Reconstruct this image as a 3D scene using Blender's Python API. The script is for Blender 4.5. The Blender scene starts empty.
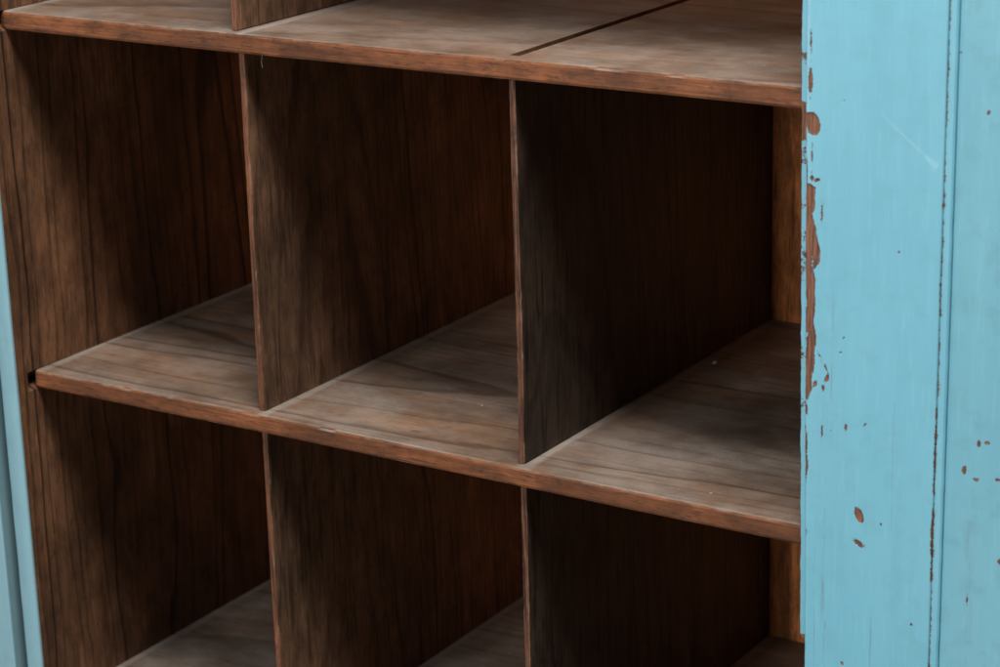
import bpy, bmesh, math, random
from mathutils import Vector, Matrix, noise
random.seed(7)
S = bpy.context.scene
COL = S.collection

# ------------------------------------------------------------------ camera
cd = bpy.data.cameras.new('camera'); cam = bpy.data.objects.new('camera', cd); COL.objects.link(cam)
S.camera = cam
yaw, pit, rol, FPX = 0.57523, -0.30614, -0.02689, 2359.15
CAM = Vector((1.46985, -1.48577, 0.67003))
Fv = Vector((-math.sin(yaw)*math.cos(pit), math.cos(yaw)*math.cos(pit), math.sin(pit)))
Rv = Vector((math.cos(yaw), math.sin(yaw), 0)); Uv = Rv.cross(Fv)
R2 = Rv*math.cos(rol)+Uv*math.sin(rol); U2 = -Rv*math.sin(rol)+Uv*math.cos(rol)
M = Matrix((R2, U2, -Fv)).transposed().to_4x4(); M.translation = CAM
cam.matrix_world = M
cd.sensor_width = 36.0; cd.lens = FPX/1000*36.0
cd.clip_start = 0.05; cd.clip_end = 200
cd.dof.use_dof = True; cd.dof.focus_distance = 1.86; cd.dof.aperture_fstop = 11.0

# ------------------------------------------------------------------ world, lamps, exposure
W = bpy.data.worlds.new('World'); S.world = W; W.use_nodes = True
bg = W.node_tree.nodes['Background']
bg.inputs[0].default_value = (0.80, 0.90, 1.0, 1); bg.inputs[1].default_value = 0.04
S.view_settings.view_transform = 'Standard'; S.view_settings.look = 'None'
S.view_settings.exposure = 0.0; S.view_settings.gamma = 1.0

def area(name, loc, target, sx, sy, power, col):
    l = bpy.data.lights.new(name, 'AREA'); l.shape = 'RECTANGLE'; l.size = sx; l.size_y = sy
    l.energy = power; l.color = col
    o = bpy.data.objects.new(name, l); COL.objects.link(o); o.location = loc
    o.rotation_euler = (Vector(target)-Vector(loc)).to_track_quat('-Z', 'Y').to_euler()
    return o
area('overhead_light', (1.15, -0.82, 2.7), (0.45, 0.0, 0.1), 1.1, 0.5, 98, (1.0, 0.97, 0.94))
area('front_light', (-0.02, -4.2, 1.15), (0.5, 0.0, 0.15), 1.1, 1.5, 122, (0.95, 0.98, 1.0))

# ------------------------------------------------------------------ node helpers
class NT:
    def __init__(s, name):
        s.m = bpy.data.materials.new(name); s.m.use_nodes = True
        s.t = s.m.node_tree; s.n = s.t.nodes; s.l = s.t.links
        s.bsdf = s.n['Principled BSDF']
    def put(s, sock, v):
        if isinstance(v, bpy.types.NodeSocket): s.l.new(v, sock)
        elif v is not None: sock.default_value = v
    def math(s, op, a, b=None, c=None, clamp=False):
        n = s.n.new('ShaderNodeMath'); n.operation = op; n.use_clamp = clamp
        for i, v in enumerate((a, b, c)): s.put(n.inputs[i], v)
        return n.outputs[0]
    def vmath(s, op, a, b):
        n = s.n.new('ShaderNodeVectorMath'); n.operation = op
        s.put(n.inputs[0], a); s.put(n.inputs[1], b); return n.outputs[0]
    def mix(s, f, a, b, mode='MIX'):
        n = s.n.new('ShaderNodeMix'); n.data_type = 'RGBA'; n.blend_type = mode
        s.put(n.inputs[0], f); s.put(n.inputs[6], a); s.put(n.inputs[7], b); return n.outputs[2]
    def noise(s, vec, scale, detail=4, rough=.55, dist=0):
        n = s.n.new('ShaderNodeTexNoise'); s.put(n.inputs['Vector'], vec)
        n.inputs['Scale'].default_value = scale; n.inputs['Detail'].default_value = detail
        n.inputs['Roughness'].default_value = rough; n.inputs['Distortion'].default_value = dist
        return n.outputs[0]
    def ramp(s, f, stops, interp='LINEAR'):
        n = s.n.new('ShaderNodeValToRGB'); s.put(n.inputs[0], f); r = n.color_ramp; r.interpolation = interp
        while len(r.elements) < len(stops): r.elements.new(.5)
        for e, (p, c) in zip(r.elements, stops):
            e.position = p; e.color = (c, c, c, 1) if isinstance(c, (int, float)) else (*c, 1)
        return n.outputs[0]
    def smooth(s, v, a, b, lo=0, hi=1):
        n = s.n.new('ShaderNodeMapRange'); n.interpolation_type = 'SMOOTHSTEP'
        s.put(n.inputs[0], v)
        for i, x in enumerate((a, b, lo, hi)): n.inputs[i+1].default_value = x
        return n.outputs[0]
    def coords(s):
        tc = s.n.new('ShaderNodeTexCoord'); return tc.outputs['Object']
    def sep(s, v):
        n = s.n.new('ShaderNodeSeparateXYZ'); s.put(n.inputs[0], v); return n.outputs
    def comb(s, x, y, z):
        n = s.n.new('ShaderNodeCombineXYZ')
        for i, v in enumerate((x, y, z)): s.put(n.inputs[i], v)
        return n.outputs[0]
    def attr(s, name):
        n = s.n.new('ShaderNodeAttribute'); n.attribute_name = name; return n.outputs['Fac']
    def bump(s, h, strength, dist, normal=None):
        n = s.n.new('ShaderNodeBump'); n.inputs['Strength'].default_value = strength
        n.inputs['Distance'].default_value = dist; s.put(n.inputs['Height'], h)
        if normal is not None: s.put(n.inputs['Normal'], normal)
        return n.outputs[0]

def wood(name, axes, base=(0.17, 0.078, 0.036), dark=(0.055, 0.022, 0.010), u0=0.2, v0=0.05, slope=0.12,
         freq=190, ring=0.6, blotch=0.6, dust=0.0, seed=0.0, wob=0.010, edge=False, joints=(), rough=.62,
         edge_tint=(1.22, .83, .57), fibre=.5, stain_and_shade=None, vary=.10, lines=.5):
    """old pine: growth rings cut lengthwise, fibres, stains, painted shade, and dust lying on faces that look up"""
    t = NT(name)
    p = t.coords()
    x = t.sep(p); ax = {'x': x[0], 'y': x[1], 'z': x[2]}
    u, v, w = (ax[a] for a in axes)
    oi = t.n.new('ShaderNodeObjectInfo'); rnd = oi.outputs['Random']
    ro = t.math('MULTIPLY', rnd, 23.0)
    q = t.vmath('ADD', t.comb(u, v, w), (seed, seed*.7, seed*1.3))
    q = t.vmath('ADD', q, t.comb(ro, ro, ro))
    u0 = t.math('MULTIPLY_ADD', t.math('SUBTRACT', rnd, .5), vary, u0)
    qs = t.vmath('MULTIPLY', q, (1, 1, .16))
    n1 = t.math('SUBTRACT', t.noise(qs, 11, 3, .5), .5)
    n2 = t.math('SUBTRACT', t.noise(t.vmath('ADD', qs, (3.1, 7.7, 1.9)), 38, 3, .55), .5)
    n3 = t.math('SUBTRACT', t.noise(t.vmath('ADD', t.vmath('MULTIPLY', q, (.5, 1, .35)), (9.1, 2.7, 5.9)), 5, 2, .5), .5)
    du = t.math('ADD', t.math('SUBTRACT', u, u0), t.math('MULTIPLY', n1, wob*6))
    vv = t.math('ADD', t.math('MULTIPLY_ADD', w, slope, v0), t.math('ADD', t.math('MULTIPLY', n3, .009), v))
    r = t.math('SQRT', t.math('ADD', t.math('MULTIPLY', du, du), t.math('MULTIPLY', vv, vv)))
    r = t.math('ADD', r, t.math('MULTIPLY', n2, wob*.35))
    n4 = t.math('SUBTRACT', t.noise(t.vmath('MULTIPLY', q, (1, 1, .25)), 240, 3, .6), .5)
    r = t.math('ADD', r, t.math('MULTIPLY', n4, .0005))
    f = t.math('FRACT', t.math('MULTIPLY', r, freq))
    # some years are wide and dark, some thin
    yr = t.noise(t.comb(t.math('MULTIPLY', r, freq*.37), 0.0, 0.0), 1.0, 2, .5)
    ringv = t.ramp(f, [(0.0, 0.0), (.45, .03), (.70, .35), (.80, 1.0), (.92, 1.0), (.97, 0.0)])
    ringv = t.math('MULTIPLY', ringv, t.smooth(yr, .40, .66, .10, 1.0))
    fib = t.noise(t.vmath('MULTIPLY', q, (1, 1, .022)), 950, 3, .6)
    fib2 = t.noise(t.vmath('MULTIPLY', q, (1, 1, .08)), 300, 6, .68)
    bl = t.noise(t.vmath('MULTIPLY', q, (1, 1, .35)), 9, 5, .6)
    c = t.mix(t.math('MULTIPLY', ringv, ring), (*base, 1), (*dark, 1))
    k = t.math('MULTIPLY_ADD', t.math('SUBTRACT', fib, .5), fibre*2.0, 1.0)
    k = t.math('MULTIPLY', k, t.math('MULTIPLY_ADD', t.math('SUBTRACT', fib2, .5), fibre*1.9, 1.0))
    k = t.math('MULTIPLY', k, t.smooth(bl, .28, .72, 1-blotch*.6, 1+blotch*.4))
    ln = t.noise(t.vmath('ADD', t.vmath('MULTIPLY', q, (1, 1, .045)), (5.3, 1.1, 2.2)), 170, 7, .68)
    ln2 = t.noise(t.vmath('ADD', t.vmath('MULTIPLY', q, (1, 1, .06)), (1.3, 8.1, 4.2)), 420, 3, .6)
    k = t.math('MULTIPLY', k, t.smooth(ln, .54, .61, 1, 1-lines))
    k = t.math('MULTIPLY', k, t.smooth(ln2, .56, .66, 1, 1-lines*.8))
    k = t.math('MULTIPLY', k, t.smooth(t.noise(t.vmath('ADD', q, (4, 4, 4)), 70, 5, .65), .58, .75, 1, .72))
    mo = t.noise(t.vmath('ADD', t.vmath('MULTIPLY', q, (1, 1, .55)), (7, 3, 1)), 42, 7, .68)
    k = t.math('MULTIPLY', k, t.smooth(mo, .30, .70, .62, 1.30))
    po = t.noise(t.vmath('MULTIPLY', q, (1, 1, .13)), 560, 2, .5)
    k = t.math('MULTIPLY', k, t.smooth(po, .60, .70, 1, .55))
    sc = t.noise(t.vmath('ADD', t.vmath('MULTIPLY', q, (1, 1, .07)), (2, 6, 8)), 330, 2, .5)
    k = t.math('MULTIPLY', k, t.smooth(sc, .66, .74, 1, 1.45))
    k = t.math('MAXIMUM', k, .08)
    c = t.mix(1.0, c, t.comb(k, k, k), 'MULTIPLY')
    geo = t.n.new('ShaderNodeNewGeometry'); nrm = t.sep(geo.outputs['True Normal'])
    if stain_and_shade:                                   # stains or painted shade: (along u, along w, radius u, radius w, strength)
        for su, sw, ru, rw, st in stain_and_shade:
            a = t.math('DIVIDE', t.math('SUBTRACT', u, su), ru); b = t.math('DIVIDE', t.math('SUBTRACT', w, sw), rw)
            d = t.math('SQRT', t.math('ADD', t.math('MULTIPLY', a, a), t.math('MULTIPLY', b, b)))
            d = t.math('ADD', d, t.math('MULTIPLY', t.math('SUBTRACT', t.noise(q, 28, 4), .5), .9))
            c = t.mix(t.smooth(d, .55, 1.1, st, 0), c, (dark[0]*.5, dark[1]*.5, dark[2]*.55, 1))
    fr = t.smooth(t.math('MULTIPLY', nrm[1], -1), .5, .8)
    if edge:
        c = t.mix(fr, c, t.mix(1.0, c, (*edge_tint, 1), 'MULTIPLY'))
        sw_ = t.noise(t.vmath('MULTIPLY', q, (1, 1, .02)), 620, 3, .6)
        c = t.mix(t.math('MULTIPLY', fr, t.smooth(sw_, .5, .66, 0, .6)), c, (dark[0]*1.3, dark[1]*1.2, dark[2]*1.1, 1))
        dt_ = t.noise(t.vmath('MULTIPLY', q, (1, 1, .45)), 95, 5, .65)
        c = t.mix(t.math('MULTIPLY', fr, t.smooth(dt_, .56, .68, 0, .65)), c, (dark[0], dark[1]*.95, dark[2]*.9, 1))
        # rubbed corners show as a pale broken line
        e = t.attr('arris')
        en = t.noise(t.vmath('MULTIPLY', q, (1, 1, .35)), 120, 4, .65)
        e = t.math('MULTIPLY', t.smooth(e, .45, .9), t.smooth(en, .50, .66))
        c = t.mix(t.math('MULTIPLY', e, .55), c, (.27, .175, .115, 1))
    line = t.math('MULTIPLY', t.ramp(f, [(0.0, 0.0), (.70, 0.0), (.80, 1.0), (.92, 1.0), (.97, 0.0)]), t.math('MULTIPLY', t.smooth(yr, .42, .62), t.smooth(mo, .35, .60, .35, 1)))
    rgh = t.math('MULTIPLY_ADD', fib2, .25, rough-.12)
    vs = t.n.new('ShaderNodeTexVoronoi'); vs.inputs['Scale'].default_value = 17; t.put(vs.inputs['Vector'], t.vmath('MULTIPLY', q, (1, 1, .7)))
    s2 = t.math('MULTIPLY', t.smooth(vs.outputs['Distance'], .016, .032, 1, 0), t.smooth(t.sep(vs.outputs['Color'])[2], .72, .75))
    c = t.mix(t.math('MULTIPLY', s2, .45), c, (.30, .25, .21, 1))
    if dust > 0:
        up = t.smooth(nrm[2], .6, .9)
        dn = t.noise(t.vmath('MULTIPLY', q, (1, 1, .75)), 13, 8, .66)
        dn2 = t.noise(q, 420, 3, .6)
        df = t.math('MULTIPLY', t.smooth(dn, .30, .70, .40, 1.0), dust)
        df = t.math('MULTIPLY', df, t.math('MULTIPLY_ADD', dn2, .9, .55))
        df = t.math('MULTIPLY', df, t.math('MULTIPLY_ADD', ringv, -.45, 1.0))
        df = t.math('MULTIPLY', df, t.smooth(ln, .54, .62, 1, .72))
        for j in joints:                        # dust swept against the foot of each board
            d = t.math('ABSOLUTE', t.math('SUBTRACT', t.math('SUBTRACT', ax['x'], j), 0.003))
            d = t.math('ADD', d, t.math('MULTIPLY', t.math('SUBTRACT', dn, .5), .022))
            df = t.math('ADD', df, t.smooth(d, .001, .008, .65, 0.0))
        if edge:
            df = t.math('ADD', df, t.math('MULTIPLY', t.smooth(ax['y'], .002, .02, .10, 0), t.smooth(dn, .35, .6)))
        df = t.math('MULTIPLY', t.math('MINIMUM', df, .92), up)
        c = t.mix(df, c, t.mix(t.smooth(dn, .3, .7), (.19, .155, .124, 1), (.33, .283, .240, 1)))
        c = t.mix(t.math('MULTIPLY', t.math('MULTIPLY', line, up), .27), c, (dark[0]*1.3, dark[1]*1.2, dark[2]*1.1, 1))
        rgh = t.math('MAXIMUM', rgh, t.math('MULTIPLY', df, .95))
        # crumbs and flecks of old paint
        vn = t.n.new('ShaderNodeTexVoronoi'); vn.inputs['Scale'].default_value = 26; t.put(vn.inputs['Vector'], q)
        sp = t.smooth(vn.outputs['Distance'], .030, .045, 1, 0)
        pick = t.sep(vn.outputs['Color'])[0]
        c = t.mix(t.math('MULTIPLY', t.math('MULTIPLY', sp, t.smooth(pick, .80, .82)), .55), c, (.5, .44, .38, 1))
    t.put(t.bsdf.inputs['Base Color'], c)
    t.put(t.bsdf.inputs['Roughness'], rgh)
    t.bsdf.inputs['Specular IOR Level'].default_value = .35
    h = t.math('ADD', t.math('MULTIPLY', fib2, .7), t.math('ADD', t.math('MULTIPLY', fib, .35), t.math('MULTIPLY', ringv, .4)))
    t.put(t.bsdf.inputs['Normal'], t.bump(h, .45, .0006))
    return t.m

def paint(name, col=(0.185, 0.465, 0.57), wear=True, grime=0.25, seed=0.0):
    """brushed blue paint; the 'chip' attribute (mm inside a chip) bares the wood below"""
    t = NT(name); p = t.vmath('ADD', t.coords(), (seed, seed, seed))
    ps = t.vmath('MULTIPLY', p, (1, 1, .06))
    br = t.noise(ps, 420, 4, .6); br2 = t.noise(ps, 60, 3, .5); big = t.noise(p, 7, 4, .55)
    mott = t.noise(p, 60, 5, .6)
    c = t.mix(t.smooth(big, .3, .7), (*col, 1), (col[0]*.90, col[1]*.955, col[2]*.97, 1))
    c = t.mix(t.smooth(br2, .35, .7, 0, .40), c, (col[0]*.82, col[1]*.87, col[2]*.89, 1))
    c = t.mix(t.smooth(mott, .46, .70, 0, grime*1.4), c, (col[0]*.80, col[1]*.82, col[2]*.80, 1))
    c = t.mix(t.smooth(br, .52, .72, 0, .35), c, (col[0]*1.25, col[1]*1.12, col[2]*1.08, 1))
    sm = t.attr('smear')
    sn = t.noise(t.vmath('MULTIPLY', p, (1, 1, .12)), 300, 4, .65)
    c = t.mix(t.math('MULTIPLY', sm, t.smooth(sn, .40, .66)), c, (.16, .20, .24, 1))
    pl = t.attr('scuff')
    c = t.mix(t.math('MULTIPLY', pl, t.smooth(mott, .3, .7, .3, .8)), c, (.42, .64, .70, 1))
    # tiny pits over the whole face
    vn = t.n.new('ShaderNodeTexVoronoi'); vn.inputs['Scale'].default_value = 55
    t.put(vn.inputs['Vector'], t.vmath('MULTIPLY', p, (1, 1, .6)))
    pit = t.math('MULTIPLY', t.smooth(vn.outputs['Distance'], .035, .07, 1, 0), t.smooth(t.sep(vn.outputs['Color'])[1], .90, .93))
    c = t.mix(t.math('MULTIPLY', pit, .5), c, (.06, .12, .15, 1))
    ch = t.attr('chip')
    cn = t.math('SUBTRACT', t.noise(p, 520, 5, .65), .5); cn2 = t.math('SUBTRACT', t.noise(p, 130, 3, .6), .5)
    d = t.math('ADD', ch, t.math('ADD', t.math('MULTIPLY', cn, 2.4), t.math('MULTIPLY', cn2, 2.2)))
    bare = t.smooth(d, -.10, .22)
    gr = t.noise(t.vmath('MULTIPLY', p, (1, 1, .07)), 700, 4, .6)
    wc = t.mix(t.smooth(gr, .3, .7), (.075, .032, .020, 1), (.25, .105, .058, 1))
    wc = t.mix(t.smooth(d, .05, .6, .6, 0), wc, (.050, .030, .036, 1))  # thin shadow rim painted just inside each chip's outline
    c = t.mix(t.smooth(d, -.9, .1, 0, .35), c, (.20, .30, .34, 1))
    c = t.mix(bare, c, wc)
    t.put(t.bsdf.inputs['Base Color'], c)
    t.put(t.bsdf.inputs['Roughness'], t.math('MULTIPLY_ADD', bare, .25, t.math('MULTIPLY_ADD', br, .12, .42)))
    t.bsdf.inputs['Specular IOR Level'].default_value = .4
    h = t.math('ADD', t.math('MULTIPLY', br, .25), t.math('ADD', t.math('MULTIPLY', br2, .4), t.math('MULTIPLY', bare, -1.6)))
    h = t.math('ADD', h, t.math('MULTIPLY', mott, .15))
    t.put(t.bsdf.inputs['Normal'], t.bump(h, .5, .0006))
    return t.m

# ------------------------------------------------------------------ mesh helpers
def link(name, me, mat, parent=None, smooth=False):
    o = bpy.data.objects.new(name, me); COL.objects.link(o)
    if mat: me.materials.append(mat)
    if parent is not None: o.parent = parent
    if smooth: me.shade_smooth()
    return o

def span(a, b, step, extra=()):
    n = max(1, int(math.ceil((b-a)/step)))
    s = {round(a+(b-a)*i/n, 6) for i in range(n+1)}
    for e in extra:
        if a < e < b: s.add(round(e, 6))
    return sorted(s)

def loft(name, sections, mat, parent, attrs=None, cap=True, smooth=False):
    """closed profile repeated along a board; sections: list of rings with equal point counts"""
    verts = []; faces = []; n = len(sections[0])
    for r in sections: verts += r
    for i in range(len(sections)-1):
        for j in range(n):
            k = (j+1) % n
            faces.append((i*n+j, i*n+k, (i+1)*n+k, (i+1)*n+j))
    if cap:
        faces.append(tuple(reversed(range(n)))); b = (len(sections)-1)*n
        faces.append(tuple(range(b, b+n)))
    me = bpy.data.meshes.new(name); me.from_pydata([tuple(v) for v in verts], [], faces)
    bm = bmesh.new(); bm.from_mesh(me); bmesh.ops.recalc_face_normals(bm, faces=bm.faces); bm.to_mesh(me); bm.free()
    if attrs:
        for an, per in attrs.items():
            a = me.attributes.new(an, 'FLOAT', 'POINT')
            a.data.foreach_set('value', [per[i % n] for i in range(len(verts))])
    return link(name, me, mat, parent, smooth)

def nz(*a): return noise.noise(Vector(a))

def sheet_solid(name, us, ws, front, back, make, mat, parent, attrs=()):
    """solid board whose front is a height grid: make(u, w, depth) -> xyz; front(u, w); flat back"""
    nu, nw = len(us), len(ws); V = []; F = []
    A = {k: [] for k, fn in attrs}
    for w in ws:
        for u in us:
            V.append(make(u, w, front(u, w)))
            for k, fn in attrs: A[k].append(fn(u, w))
    def id(i, j): return j*nu+i
    for j in range(nw-1):
        for i in range(nu-1): F.append((id(i, j), id(i+1, j), id(i+1, j+1), id(i, j+1)))
    rim = [id(i, 0) for i in range(nu)] + [id(nu-1, j) for j in range(1, nw)] + \
          [id(i, nw-1) for i in range(nu-2, -1, -1)] + [id(0, j) for j in range(nw-2, 0, -1)]
    uw = [(us[k % nu], ws[k//nu]) for k in rim]
    b0 = len(V)
    for (u, w), k in zip(uw, rim):
        V.append(make(u, w, back))
        for kk, fn in attrs: A[kk].append(fn(u, w) if kk == 'chip' else 0)
    m = len(rim)
    for i in range(m):
        k = (i+1) % m
        F.append((rim[i], b0+i, b0+k, rim[k]))
    F.append(tuple(b0+i for i in range(m)))
    me = bpy.data.meshes.new(name); me.from_pydata(V, [], F)
    bm = bmesh.new(); bm.from_mesh(me); bmesh.ops.recalc_face_normals(bm, faces=bm.faces); bm.to_mesh(me); bm.free()
    for k, vals in A.items():
        a = me.attributes.new(k, 'FLOAT', 'POINT'); a.data.foreach_set('value', vals)
    return link(name, me, mat, parent)

def board(name, x, y, z, mat, parent, bev=.0015):
    """plain sawn board with eased corners"""
    bm = bmesh.new(); bmesh.ops.create_cube(bm, size=1)
    for v in bm.verts:
        v.co = Vector(((x[0]+x[1])/2+v.co.x*(x[1]-x[0]), (y[0]+y[1])/2+v.co.y*(y[1]-y[0]), (z[0]+z[1])/2+v.co.z*(z[1]-z[0])))
    bmesh.ops.bevel(bm, geom=bm.edges[:], offset=bev, segments=2, profile=.5, affect='EDGES')
    me = bpy.data.meshes.new(name); bm.to_mesh(me); bm.free()
    if mat in BLUES:
        a = me.attributes.new('chip', 'FLOAT', 'POINT'); a.data.foreach_set('value', [-4.0]*len(me.vertices))
    return link(name, me, mat, parent)
BLUES = []

# ------------------------------------------------------------------ dimensions (metres)
H, HL, T, D = 0.33, 0.32819, 0.01655, 0.4529      # row heights, shelf thickness, depth
X1, X2, X3, DT = 0.25792, 0.52097, 0.7905, 0.0060   # right faces of the partitions, their thickness
XR = 1.58                                          # inside of the far side
ZB, ZT = -HL-T, 2*H                                # bottom board underside, top board underside
YF = -0.0266                                       # front of the carcase

# ------------------------------------------------------------------ materials
m_shelf_top = wood('shelf_pine', 'yzx', base=(.18, .088, .045), dark=(.05, .024, .013), u0=.16, v0=.035, slope=.055,
    freq=85, ring=.75, dust=.66, seed=2.3, edge=True, joints=(0.0, X1, X3), blotch=.9, wob=.013, lines=.16, fibre=.3)
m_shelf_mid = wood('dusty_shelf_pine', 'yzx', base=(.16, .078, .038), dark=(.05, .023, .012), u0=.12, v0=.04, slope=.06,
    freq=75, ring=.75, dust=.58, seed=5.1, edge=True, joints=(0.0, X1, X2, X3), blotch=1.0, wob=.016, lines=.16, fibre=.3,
    stain_and_shade=((.180, .740, .135, .20, .92), (.0335, .322, .003, .006, .8), (.0305, .40, .003, .006, .8), (.16, .34, .05, .03, .3), (.04, .225, .006, .012, .6)))  # first patch is shadow painted across the shelf in the right compartment
m_shelf_low = wood('dull_shelf_pine', 'yzx', base=(.14, .078, .045), dark=(.06, .03, .018), u0=.12, v0=.04, slope=.05,
    freq=110, ring=.5, dust=.72, seed=8.7, edge=True, joints=(0.0, X1, X2, X3), blotch=.8, lines=.24, fibre=.4)
m_side = wood('side_pine', 'yxz', base=(.168, .078, .038), dark=(.020, .009, .006), u0=.26, v0=.04, slope=.03,
    freq=80, ring=.95, lines=.32, seed=1.4, blotch=.8, wob=.012, fibre=.45)
m_div = wood('partition_pine', 'yxz', base=(.180, .096, .054), dark=(.032, .016, .010), u0=.13, v0=.030, slope=.032,
    freq=190, ring=.9, seed=3.6, stain_and_shade=((.375, .235, .012, .03, .6),), edge=True, blotch=.65, edge_tint=(1.10, .74, .54), lines=.45)
m_div_dark = wood('dark_stained_partition_pine', 'yxz', base=(.054, .036, .025), dark=(.009, .006, .005), u0=.075, v0=.030, slope=.028,
    freq=200, ring=1.0, seed=6.2, edge=True, blotch=.3, edge_tint=(2.7, 1.55, 1.05), lines=.7, vary=.04, fibre=.75)
m_back = wood('back_pine', 'xyz', base=(.74, .255, .072), dark=(.22, .066, .020), u0=.40, v0=.05, slope=.02,
    freq=120, ring=.75, seed=4.4, blotch=.4)
m_out = wood('plain_pine', 'yxz', seed=9.9)
m_blue = paint('worn_blue_paint')
m_blue_panel = paint('blue_panel_paint', col=(0.18, 0.43, 0.52), grime=.45, seed=4.0)
m_blue_old = paint('greyed_blue_paint', col=(0.235, 0.41, 0.465), grime=.25, seed=9.0)

BLUES += [m_blue, m_blue_panel, m_blue_old]

# ------------------------------------------------------------------ floor under the cabinet
ZFLOOR = -0.52
bm = bmesh.new()
bmesh.ops.create_grid(bm, x_segments=2, y_segments=2, size=4)
me = bpy.data.meshes.new('floor'); bm.to_mesh(me); bm.free()
t = NT('worn_floor'); p = t.coords()
t.put(t.bsdf.inputs['Base Color'], t.mix(t.noise(p, 3, 6), (.16, .14, .12, 1), (.26, .23, .20, 1)))
t.bsdf.inputs['Roughness'].default_value = .8
fl = link('floor', me, t.m); fl.location = (.6, -.5, ZFLOOR); fl['kind'] = 'structure'

# ------------------------------------------------------------------ the cabinet
CAB = bpy.data.objects.new('pigeonhole_cabinet', None); COL.objects.link(CAB)
CAB['label'] = 'old wooden pigeonhole cabinet with dusty brown shelves, thin partitions and chipped turquoise painted doors'
CAB['category'] = 'cabinet'
CAB.location = (0, 0, ZFLOOR)
INV = Matrix.Translation((0, 0, -ZFLOOR))
def under(o):                       # keep world coordinates as the part's own coordinates
    o.matrix_parent_inverse = INV; return o

def ease(z_top, z_bot, y0, y1, r=.0022):
    """shelf section in (y, z): front corners rounded"""
    return [(y1, z_bot), (y0+r*1.3, z_bot), (y0+r*.4, z_bot+r*.35), (y0, z_bot+r*1.2), (y0, (z_top+z_bot)/2), (y0, z_top-r*1.1),
            (y0+r*.35, z_top-r*.32), (y0+r*1.2, z_top), (y0+.012, z_top)]

def shelf(z, mat, x0=0.0, groove=None, sd=0.0):
    xs = span(x0, XR, .0022 if True else .01)
    ys = [.03, .08, .15, .23, .32, .40]
    g0 = g1 = None
    if groove:
        g0, g1 = groove
        xs = sorted(set([q for q in xs if not (g0-.0012 < q < g1+.0012)] + [g0-.00015, g0+.00015, g1-.00015, g1+.00015]))
    prof = ease(z, z-T, 0, D)
    arr = [0, .0, .8, .35, 0, .5, 1, .6, 0]
    ytail = [.0135, .0138] + ys + [D-.001]
    rings = []
    for x in xs:
        ring = []
        for i, (y, zz) in enumerate(prof):
            if 1 <= i <= 7:
                a = 1.0 if i in (1, 2, 6, 7) else .5
                y += .0006*a*nz(x*6, i*.2, sd) + .00022*a*nz(x*60, i*.3, sd+3) + .00012*a*nz(x*240, i, sd+7)
                if i in (2, 6):
                    nick = max(0, nz(x*38, i*3.1, sd+11)-.42)
                    y += nick*.004; zz += (-1 if i == 6 else 1)*nick*.002
            zz += .0009*nz(x*2.2, 4.0, sd)
            ring.append((x, y, zz))
        wv = .0009*nz(x*2.2, 4.0, sd)
        for y in ytail:
            dz = -.0135 if groove and g0 < x < g1 and y > .0136 else 0
            ring.append((x, y, z+wv+dz))
        rings.append(ring)
    # ring runs bottom-back -> front -> top-back
    o = loft('shelf', rings, mat, CAB, {'arris': arr+[0]*len(ytail)})
    return under(o)

shelf(H, m_shelf_top, x0=-.0035, groove=(X2-DT-.002, X2+.0008), sd=1.0)
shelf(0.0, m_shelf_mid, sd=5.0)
shelf(-HL, m_shelf_low, sd=9.0)
shelf(ZT, m_shelf_top, x0=-.0035, sd=13.0)

def divider(xr, z0, z1, mat, sd, lean=0.0, setback=.0088, label=None):
    zs = span(z0, z1, .003); r = .0014
    rings = []
    for z in zs:
        q = lean*(z-z0)
        wv = .0010*nz(z*5, 1.0, sd)
        prof = [(D-.0005, xr), (.30, xr), (.15, xr), (.06, xr), (setback+r*3.2, xr), (setback+r*2, xr), (setback+r*.4, xr-r*.25), (setback, xr-r), (setback, xr-DT/2),
                (setback, xr-DT+r), (setback+r*.4, xr-DT+r*.25), (setback+r*2, xr-DT), (setback+r*3.2, xr-DT), (.06, xr-DT), (.15, xr-DT), (.30, xr-DT), (D-.0005, xr-DT)]
        ring = []
        for i, (y, x) in enumerate(prof):
            k = max(0, 1-max(0, y-setback)/.3)
            if 5 <= i <= 11:
                y += .0004*nz(z*9, i*.2, sd+2)+.00012*nz(z*80, i*.4, sd+4)
                if i in (6, 7, 9, 10): y += .003*max(0, nz(z*60, i*.2, sd+8)-.5)
            ring.append((x+q*k+wv*k, y, z))
        rings.append(ring)
    arr = [0, 0, 0, 0, 0, .4, .9, .6, .1, .6, .9, .4, 0, 0, 0, 0, 0]
    o = loft('divider', rings, mat, CAB, {'arris': arr})
    if label: o['label'] = label
    return under(o)

G = .0004
divider(X1, G, H-T-G, m_div, 2.0)
divider(X2, G, H-T-G, m_div_dark, 4.0, label='dark stained divider with close black grain')
divider(X3, G, H-T-G, m_div, 6.0)
divider(X1+.0012, -HL+G, -T-G, m_div, 12.0)
divider(X2+.001, -HL+G, -T-G, m_div_dark, 14.0, label='dark stained divider with close black grain')
divider(X3, -HL+G, -T-G, m_div, 16.0)
divider(0.2530, H+G, ZT-T-G, m_div, 22.0)
divider(X3, H+G, ZT-T-G, m_div, 26.0)

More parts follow.
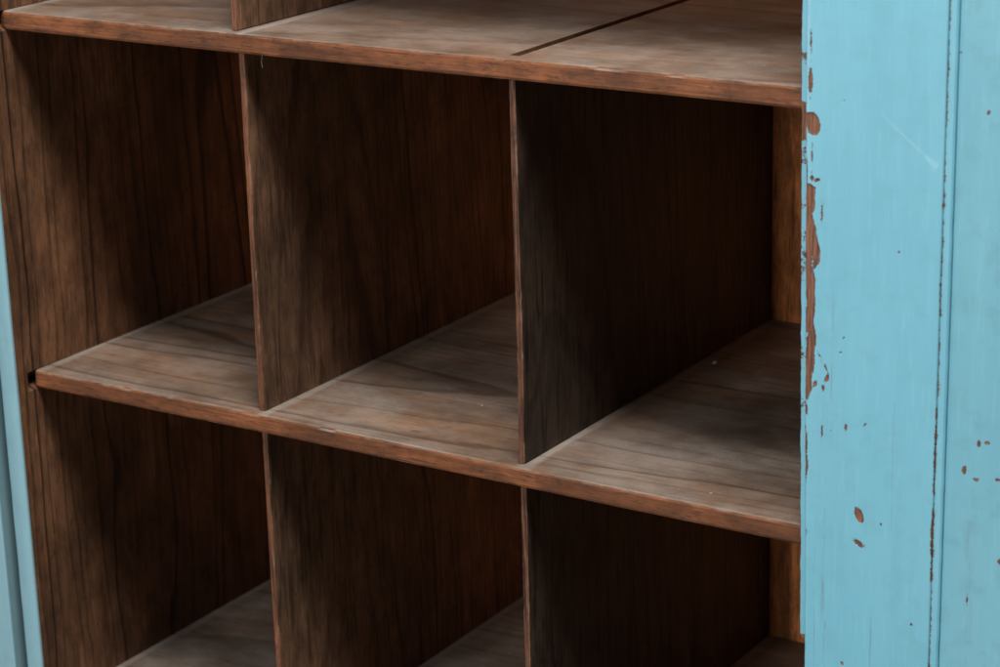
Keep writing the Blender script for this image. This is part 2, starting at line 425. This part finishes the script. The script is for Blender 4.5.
# left side board, with the housing grooves that hold the shelves
TS = .0205
def side_front(u, w):
    d = 0.0
    for zs_ in (H, 0.0, -HL):
        g = -.0102 if zs_ == 0 else -.0085
        if zs_-T-.0012 < w < zs_+.0006 and g-.00005 < u < .05: d = -.014
    d += .0002*nz(u*40, w*8, 1)
    return d
us = span(YF+.0035, D, .012, (-.0104, -.0102, -.0087, -.0085, .0499, .0501, -.02))
zl = []
for zs_ in (H, 0.0, -HL): zl += [zs_-T-.0014, zs_-T-.0012, zs_+.0006, zs_+.0008]
ws = span(ZB-.06, ZT+.02, .02, zl)
o = sheet_solid('side_panel', us, ws, side_front, -TS, lambda u, w, d: (d, u, w), m_side, CAB); under(o)
o = board('side_panel', (XR, XR+TS), (YF+.003, D), (ZB-.06, ZT+.02), m_side, CAB); under(o)
o = board('back_panel', (-TS+.001, XR+TS-.001), (D+.0004, D+.013), (ZB-.06, ZT+.019), m_back, CAB, .0008); under(o)
o = board('plinth', (-TS, XR+TS), (YF, YF+.02), (ZFLOOR, ZB-.061), m_blue_old, CAB); under(o)
o = board('plinth', (-TS, XR+TS), (D-.03, D-.01), (ZFLOOR, ZB-.061), m_out, CAB); under(o)
o = board('cornice', (-TS-.02, XR+TS+.02), (YF-.004, D+.013), (ZT+.021, ZT+.05), m_blue, CAB, .006); under(o)

# blue painted front of the left side board: a rounded bead
zs = span(ZB-.06, ZT+.02, .004)
rings = []
for z in zs:
    rr = []
    for i in range(13):
        a = math.pi*i/12
        rr.append((-.0098-.0098*math.cos(math.pi-a)*-1 if False else -.0098+.0098*math.cos(a), YF+.0035-.0040*math.sin(a)**.6 - .0003*nz(z*30, i*.3, 3.), z))
    rings.append([(0.0-.0001, YF+.0034, z)] + rr[1:-1] + [(-.0196, YF+.0034, z)])
o = loft('front_bead', rings, m_blue_old, CAB, {'chip': [-3.0, -1.1]+[-3.0]*11}, smooth=False); under(o)

# ------------------------------------------------------------------ doors
CHIPS = [(0.7837, 0.3695, 0.00075, 0.00621, 0), (0.7837, 0.3404, 0.00166, 0.01046, 0), (0.7861, 0.3111, 0.00567, 0.00845, -8), (0.7822, 0.3143, 0.00379, 0.00493, 0), (0.7857, 0.2856, 0.00068, 0.00782, 0), (0.7898, 0.2718, 0.00243, 0.00114, -20), (0.7859, 0.2728, 0.00168, 0.00143, 0), (0.7939, 0.2493, 0.00069, 0.00575, 0), (0.8522, 0.2278, 0.00081, 0.00099, 0), (0.8124, 0.1598, 0.00099, 0.00096, 0), (0.8103, 0.1484, 0.00123, 0.00096, 0), (0.7967, 0.0867, 0.00086, 0.00532, 0), (0.8153, 0.0929, 0.00108, 0.00317, 0), (0.8037, 0.0887, 0.00078, 0.00061, 0), (0.8299, 0.0977, 0.00092, 0.0015, 20), (0.8268, 0.0285, 0.00341, 0.00654, -22), (0.8268, 0.0068, 0.00202, 0.00542, -62), (0.7829, 0.0074, 0.0032, 0.00157, -15), (0.8158, -0.0907, 0.00096, 0.00121, 0), (0.869, -0.0483, 0.00092, 0.0014, 0), (0.7942, 0.1429, 0.0007, 0.00373, -25), (0.799, 0.1354, 0.0007, 0.00448, -20), (0.7999, 0.1281, 0.00124, 0.00299, 20), (0.7969, 0.1201, 0.00101, 0.00225, 0), (0.7906, 0.1221, 0.00156, 0.00301, 20), (0.8439, 0.0249, 0.00077, 0.001, 0), (0.8076, 0.3293, 0.00186, 0.00042, -10)]
PCHIPS = [(0.9134, 0.0969, 0.00145, 0.00264, 0), (0.9192, 0.0987, 0.00289, 0.00131, -15), (0.9036, 0.0759, 0.00176, 0.0034, 10), (0.9122, 0.07, 0.00219, 0.00126, 0), (0.9275, 0.0728, 0.00216, 0.00096, 0), (0.9116, 0.3303, 0.00139, 0.00168, 0), (0.8906, 0.3688, 0.00084, 0.00067, 0), (0.9321, 0.0123, 0.00145, 0.00225, 0), (0.9089, -0.0224, 0.00074, 0.00459, 0)]
STRIP = [(0.2924, 0.7826), (0.2689, 0.7829), (0.266, 0.7891), (0.2515, 0.7886), (0.2469, 0.7863), (0.2372, 0.7896), (0.2265, 0.7913), (0.2217, 0.7929), (0.2122, 0.793), (0.2066, 0.7893), (0.1846, 0.7896), (0.1697, 0.7891), (0.1566, 0.7909), (0.1401, 0.7903), (0.1286, 0.789), (0.1187, 0.7883), (0.1091, 0.7849), (0.0785, 0.785), (0.0556, 0.7857), (0.0444, 0.7843), (0.0162, 0.7835), (0.0047, 0.7853), (-0.0035, 0.7838), (-0.1011, 0.7856)]
def interp(tab, z):
    if z >= tab[0][0]: return tab[0][1]
    for (a, xa), (b, xb) in zip(tab, tab[1:]):
        if z >= b: return xb+(xa-xb)*(z-b)/(a-b)
    return tab[-1][1]
def ellipses(L, x, z):
    best = -5.0
    for cx, cz, rx, rz, ang in L:
        dx, dz = x-cx, z-cz
        if abs(dx) > .02 or abs(dz) > .02: continue
        a = math.radians(ang); c, s = math.cos(a), math.sin(a)
        px, pz = c*dx-s*dz, s*dx+c*dz
        d = math.hypot(px/rx, pz/rz)*1.12
        best = max(best, (1.08-d)*min(rx, rz)*1000*1.0)
    return best
def edge_x(z): return .7795+.0055*(.4-z)/.5+.0004*nz(z*60, 1.2, 0)+.0003*nz(z*210, 2.2, 0)
XM0, XM1 = .8830, .8905                       # stile's inner corner, start of the panel

def stile_chip(x, z):
    v = ellipses(CHIPS, x, z)
    w = interp(STRIP, z)
    if z < .30: v = max(v, (min((w-x)*1000+.15, 1.6)-2.6*max(0, nz(x*260, z*60, 21)+.02+max(0, .0035-(x-edge_x(z)))*90)) if w-edge_x(z) > .0015 else (w-x)*1000-.2)
    # rubbed line along the corner beside the panel
    if z < .30:
        k = .5*nz(z*22, 5.0, 0)+.35*nz(z*90, 6.0, 0)
        lim = .0001+.0024*k + (.0010 if -.02 < z < .12 else 0) - (.0012 if -.075 < z < -.012 else 0)
        v = max(v, (x-(XM0-lim))*1000-.35)
    return max(v, -4.0)
def stile_smear(x, z):
    v = 0
    for cx, z0, z1, w in ((.7994, .03, -.06, .0016), (.8012, -.06, -.12, .0013), (.8372, -.04, -.1, .001), (.8040, .24, .10, .0006), (.7925, .02, -.1, .0005),
                          (.852, .12, .02, .0005)):
        if z1 < z < z0: v = max(v, max(0, 1-abs(x-cx-.0012*nz(z*14, cx*90, 0))/w)*.75)
    return v
def stile_scuff(x, z):
    ax_, az, bx, bz = .8372, .3223, .8765, .2917
    L = math.hypot(bx-ax_, bz-az); tt = ((x-ax_)*(bx-ax_)+(z-az)*(bz-az))/L/L
    if 0 < tt < 1.05:
        d = abs((x-ax_)*(bz-az)-(z-az)*(bx-ax_))/L
        v = max(0, 1-d/(.0007+.0035*max(0, tt-.8)/.2))*(.35+.65*tt)
    else: v = 0
    if z > .1 and abs(x-.7812) < .003: v = max(v, .5*(1-abs(x-.7812)/.003))
    return v

def door(xa, xb, yfront, thick, worn, mats, flip=False):
    """framed door: two stiles, three rails, panels with a bevelled moulding"""
    root = bpy.data.objects.new('door', None); COL.objects.link(root); root.parent = CAB; under(root)
    sw = .1035; z0, z1 = ZB-.055, ZT+.015
    mk = lambda u, w, d: (u, d, w)
    def rnd(u, a, b, r=.0022):        # eased vertical corners of the face
        e = min(u-a, b-u)
        return 0 if e >= r else r-math.sqrt(max(0, r*r-(r-max(e, 0))**2))
    if worn:
        xin = lambda z: edge_x(z)
        us = span(0, 1, .0075, (.002, .006, .012, .02, .988, .994, .998))
        fine = [z for z in span(-.135, .42, .0010)]
        ws = sorted(set(span(z0, -.135, .02) + fine + span(.42, z1, .02)))
        def X(u, w): return edge_x(w)+u*(XM0-edge_x(w))
        def fr(u, w):
            x = X(u, w); c = stile_chip(x, w)
            y = yfront + rnd(x, edge_x(w), XM0, .0016) + .0004*nz(x*30, w*3, 2)
            if c > 0: y += min(c, 1)*.0004
            return y
        o = sheet_solid('stile', us, ws, fr, yfront+thick, lambda u, w, d: (X(u, w), d, w), mats[0], root,
            (('chip', lambda u, w: stile_chip(X(u, w), w)), ('smear', lambda u, w: stile_smear(X(u, w), w)), ('scuff', lambda u, w: stile_scuff(X(u, w), w))))
        o['label'] = 'chipped turquoise stile with bare wood along its edge'
        # rebated lip behind the meeting edge
        rings = []
        for z in span(z0, z1, .003):
            x = edge_x(z); e = x-(.0088 if z > -.084 else .0050)+.0005*nz(z*50, 8, 0)+.0003*nz(z*200, 9, 0)
            rings.append([(e, yfront+.0125, z), (x+.002, yfront+.0125, z), (x+.002, yfront+thick-.0015, z), (e, yfront+thick-.0015, z)])
        lc = []
        o = loft('rebate_lip', rings, mats[0], root)
        a = o.data.attributes.new('chip', 'FLOAT', 'POINT'); vals = []
        for v in o.data.vertices:
            z = v.co.z
            vals.append((2.0 if .296 < z < .322 else -.9+2.4*nz(z*34, 3.3, 0) if .05 < z < .36 else -1.9+1.6*nz(z*30, 3.3, 0)) if z > -.082 else 1.8)
        a.data.foreach_set('value', vals)
        xi = XM0
    else:
        o = board('stile', (xa, xa+sw), (yfront, yfront+thick), (z0, z1), mats[0], root); xi = xa+sw
    o = board('stile', (xb-sw, xb), (yfront, yfront+thick), (z0, z1), mats[0], root)
    xj = xb-sw
    for a, b in ((z0, z0+.12), (z1-.10, z1)):
        board('rail', (xi+.0002, xj-.0002), (yfront+.0004, yfront+thick-.0004), (a, b), mats[0], root)
    pz0, pz1 = z0+.12, z1-.10
    # bevelled moulding round the panel, left and right runs
    for xs_, sg in ((xi, 1), (xj, -1)):
        rings = []
        for z in span(pz0, pz1, .0025):
            j = .00025*nz(z*70, sg, 4)
            rings.append([(xs_+sg*.0002, yfront+.0012, z), (xs_+sg*(.0012+j), yfront+.0008, z), (xs_+sg*(.0050+j), yfront+.0014, z), (xs_+sg*(.0062+j), yfront+.0026, z),
                          (xs_+sg*(.0063+j), yfront+.0085, z), (xs_+sg*.0002, yfront+.0085, z)])
        o = loft('moulding', rings, mats[0], root, {'chip': [.3, -.35, -2.2, -2.4, -2, -2]})
    if worn:
        us = sorted(set(span(xi+.0064, .96, .0009)+span(.96, xj-.0064, .02))); ws = sorted(set(span(pz0, -.13, .03)+span(-.13, .42, .0012)+span(.42, pz1, .03)))
        def pf(u, w): return yfront+.0040+.0005*nz(u*14, w*4, 7)+(.0008*max(0, 1-(u-xi-.0064)/.003))
        sheet_solid('panel', us, ws, pf, yfront+.015, mk, mats[1], root,
            (('chip', lambda u, w: ellipses(PCHIPS, u, w)), ('smear', lambda u, w: max(0, 1-abs(u-.909-.003*nz(w*10, 1, 1))/.006)*.30 if w < .04 else 0), ('scuff', lambda u, w: 0.0)))
    else:
        board('panel', (xi+.0064, xj-.0064), (yfront+.0062, yfront+.015), (pz0+.0002, pz1-.0002), mats[1], root)
    return root
r = door(.7795, XR-.002, YF, .021, True, (m_blue, m_blue_panel))
r['label'] = 'closed turquoise door with chipped paint'
r = door(-.0310-.77, -.0310, YF-.0035, .021, False, (m_blue_old, m_blue_old))
r['label'] = 'door folded back with greyed blue paint'

# ------------------------------------------------------------------ small stuff lying in the cubbies
tf = NT('pale_fluff'); tf.bsdf.inputs['Base Color'].default_value = (.36, .32, .28, 1); tf.bsdf.inputs['Roughness'].default_value = 1
def crumb(name, loc, size, flat, label, cat, sd):
    bm = bmesh.new(); bmesh.ops.create_icosphere(bm, subdivisions=3, radius=size)
    for v in bm.verts:
        k = 1+.9*nz(v.co.x/size*1.3, v.co.y/size*1.3, v.co.z/size*1.3+sd)
        v.co = Vector((v.co.x*k, v.co.y*k*.7, max(v.co.z*k, -size*.5)*flat))
    me = bpy.data.meshes.new(name); bm.to_mesh(me); bm.free()
    o = link(name, me, tf.m); o.location = loc; o['label'] = label; o['category'] = cat
    return o
crumb('lint', (.5365, .3065, .0010), .0019, .8, 'small pale tuft of lint on the shadowed shelf beside the dark divider', 'lint', 1.0)
crumb('crumb', (.4139, .1113, .0005), .0010, .6, 'tiny pale crumb lying on the middle shelf between the two dividers', 'crumb', 5.0)
cu = bpy.data.curves.new('cobweb_thread', 'CURVE'); cu.dimensions = '3D'; cu.bevel_depth = .00013; cu.bevel_resolution = 1
sp = cu.splines.new('POLY'); pts = [(.2803+.0004*math.sin(i*1.1), .004, H-T+.0003-.0016*i) for i in range(8)]
sp.points.add(len(pts)-1)
for q_, c_ in zip(sp.points, pts): q_.co = (*c_, 1)
tmp = bpy.data.objects.new('cobweb_thread', cu); COL.objects.link(tmp)
me = bpy.data.meshes.new_from_object(tmp.evaluated_get(bpy.context.evaluated_depsgraph_get())); bpy.data.objects.remove(tmp)
o = link('cobweb_thread', me, tf.m); o['label'] = 'short pale cobweb thread hanging from the edge of the upper shelf'; o['category'] = 'cobweb'
